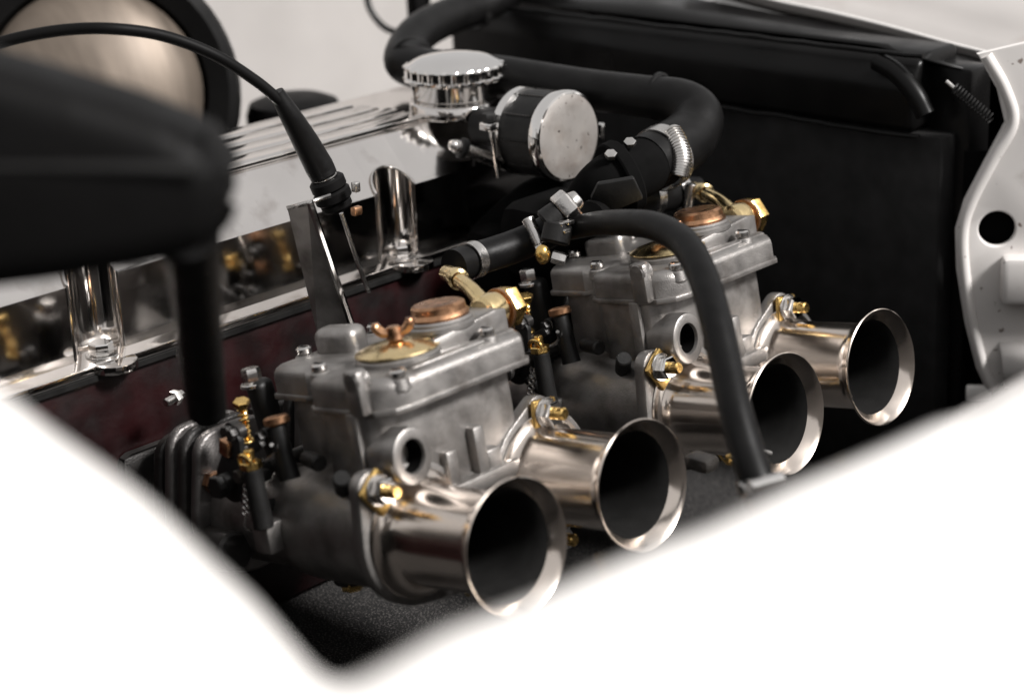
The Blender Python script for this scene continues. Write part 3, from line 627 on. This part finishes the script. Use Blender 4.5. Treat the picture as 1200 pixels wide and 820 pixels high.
MB().boxe((-.068, .448, -.14), (-.036, .472, .139), .003).build('side_sheet', BLACKP, sh)
rcp = thing('filler_closure', 'bright metal radiator cap edge at the very top', 'radiator cap')
q = Vector((-0.3234, 0.5328, 0.1461))
MB().lathe([(-.008, 0), (-.008, .021), (-.001, .021), (0, .019), (.002, .010), (.002, 0)], q, Z, 40).build('cap_disc', CHROME, rcp)
for sg in (-1, 1): MB().box(q+Vector((.022*sg, 0, -.004)), (.012, .012, .004), .0015).build('ear', CHROME, rcp)
fp_ = thing('front_panel', 'white front body panel with a thin bright lip crossing the upper right corner', 'body panel')
fe = [Vector(p) for p in spline([(-0.3006, 0.5000, 0.1679), (-0.2264, 0.5000, 0.1578), (-0.1774, 0.5000, 0.1534), (-0.1305, 0.5000, 0.1481), (-0.0782, 0.4980, 0.1413), (-0.0280, 0.4950, 0.1362), (0.0429, 0.4900, 0.1267)], 6)]
prof = [(.006, -.010), (.0, -.004), (-.001, .0), (.002, .0018), (.012, .006), (.030, .0105), (.033, .0135), (.06, .020), (.14, .034), (.25, .03)]
MB().grid([[p+Vector((0, a, b)) for p in fe] for a, b in prof]).build('panel_skin', DIMWHITE, fp_, angle=40, solid=.0012)
MB().tube([p+Vector((0, -.0012, .0005)) for p in fe], .0011, 8, smooth=False).build('lip', WHITE, fp_)
spg = thing('tension_spring', 'small steel coil spring in shadow left of the white bracket', 'spring')
s0, s1 = Vector((-0.0314, 0.4200, 0.1336)), Vector((-0.0085, 0.4250, 0.1164)); a_, u_, v_ = frame(s1-s0); L_ = (s1-s0).length
MB().tube([s0+a_*L_*t+u_*.003*math.cos(t*13*2*math.pi)+v_*.003*math.sin(t*13*2*math.pi) for t in [i/156 for i in range(157)]], .0006, 6, smooth=False).build('coil', BLACKM, spg)
MB().cyl(s0-a_*.006, s0, .0012, seg=8).build('hook', STEEL, spg)
rb = thing('bracket_panel', 'white body bracket panel with a round hole at the right edge', 'body panel')
T_ = Matrix.Translation((-.03, .43, 0)) @ Matrix.Rotation(R(36), 4, 'Z') @ Matrix.Translation((.03, -.43, 0)); rb.matrix_world = T_
yb = .43
pp = [(-0.0220, 0.4300, 0.1517), (-0.0104, 0.4300, 0.1316), (-0.0049, 0.4300, 0.1107), (-0.0159, 0.4300, 0.0874), (-0.0271, 0.4300, 0.0629), (-0.0317, 0.4300, 0.0444), (-0.0302, 0.4300, 0.0190), (-0.0240, 0.4300, -0.0159), (-0.0162, 0.4300, -0.0451), (-0.0096, 0.4300, -0.0589), (0.0876, 0.4300, -0.0035), (0.0754, 0.4300, 0.1742)]
hc = Vector((-0.0082, 0.4300, 0.0451))
out2 = [(p[0], p[2]) for p in pp]
hole2 = [((-0.0083, 0.4300, -0.0060)[0], (-0.0083, 0.4300, -0.0060)[2]), ((-0.0069, 0.4300, -0.0374)[0], (-0.0069, 0.4300, -0.0374)[2]), ((0.0821, 0.4300, -0.0005)[0], (0.0821, 0.4300, -0.0005)[2]), ((0.0801, 0.4300, 0.0288)[0], (0.0801, 0.4300, 0.0288)[2])]
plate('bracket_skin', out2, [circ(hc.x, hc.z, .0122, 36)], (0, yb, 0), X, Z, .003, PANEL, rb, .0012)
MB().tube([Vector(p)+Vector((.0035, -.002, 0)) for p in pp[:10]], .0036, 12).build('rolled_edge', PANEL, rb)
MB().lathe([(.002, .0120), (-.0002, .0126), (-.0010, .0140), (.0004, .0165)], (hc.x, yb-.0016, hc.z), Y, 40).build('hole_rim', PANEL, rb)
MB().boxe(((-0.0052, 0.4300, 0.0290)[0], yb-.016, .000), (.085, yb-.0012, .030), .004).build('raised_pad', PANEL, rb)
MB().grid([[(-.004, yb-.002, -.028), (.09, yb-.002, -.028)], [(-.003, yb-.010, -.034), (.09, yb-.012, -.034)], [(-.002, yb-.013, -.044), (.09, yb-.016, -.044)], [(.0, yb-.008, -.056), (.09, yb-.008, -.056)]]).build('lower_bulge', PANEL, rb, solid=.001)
MB().boxe((-.028, yb+.012, .005), (.05, yb+.014, .09)).build('hole_backing', CORE, rb)
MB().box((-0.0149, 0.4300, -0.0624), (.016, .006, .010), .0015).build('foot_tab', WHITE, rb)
ct = thing('steel_clip', 'small dull clip with a coppery end in the shadow under the far trumpets', 'clip')
q = Vector((0.0063, 0.1295, 0.0008))
MB().box(q, (.016, .012, .008), .003).build('clip_body', CASTD, ct)
MB().box(q+Vector((.010, .012, .0)), (.006, .006, .006), .002).build('clip_end', BRASS, ct)
MB().tube([q+Vector((.015, .018, .003)), q+Vector((.020, .020, .005)), q+Vector((.024, .026, .002))], .0012, 8).build('hook', STEEL, ct)
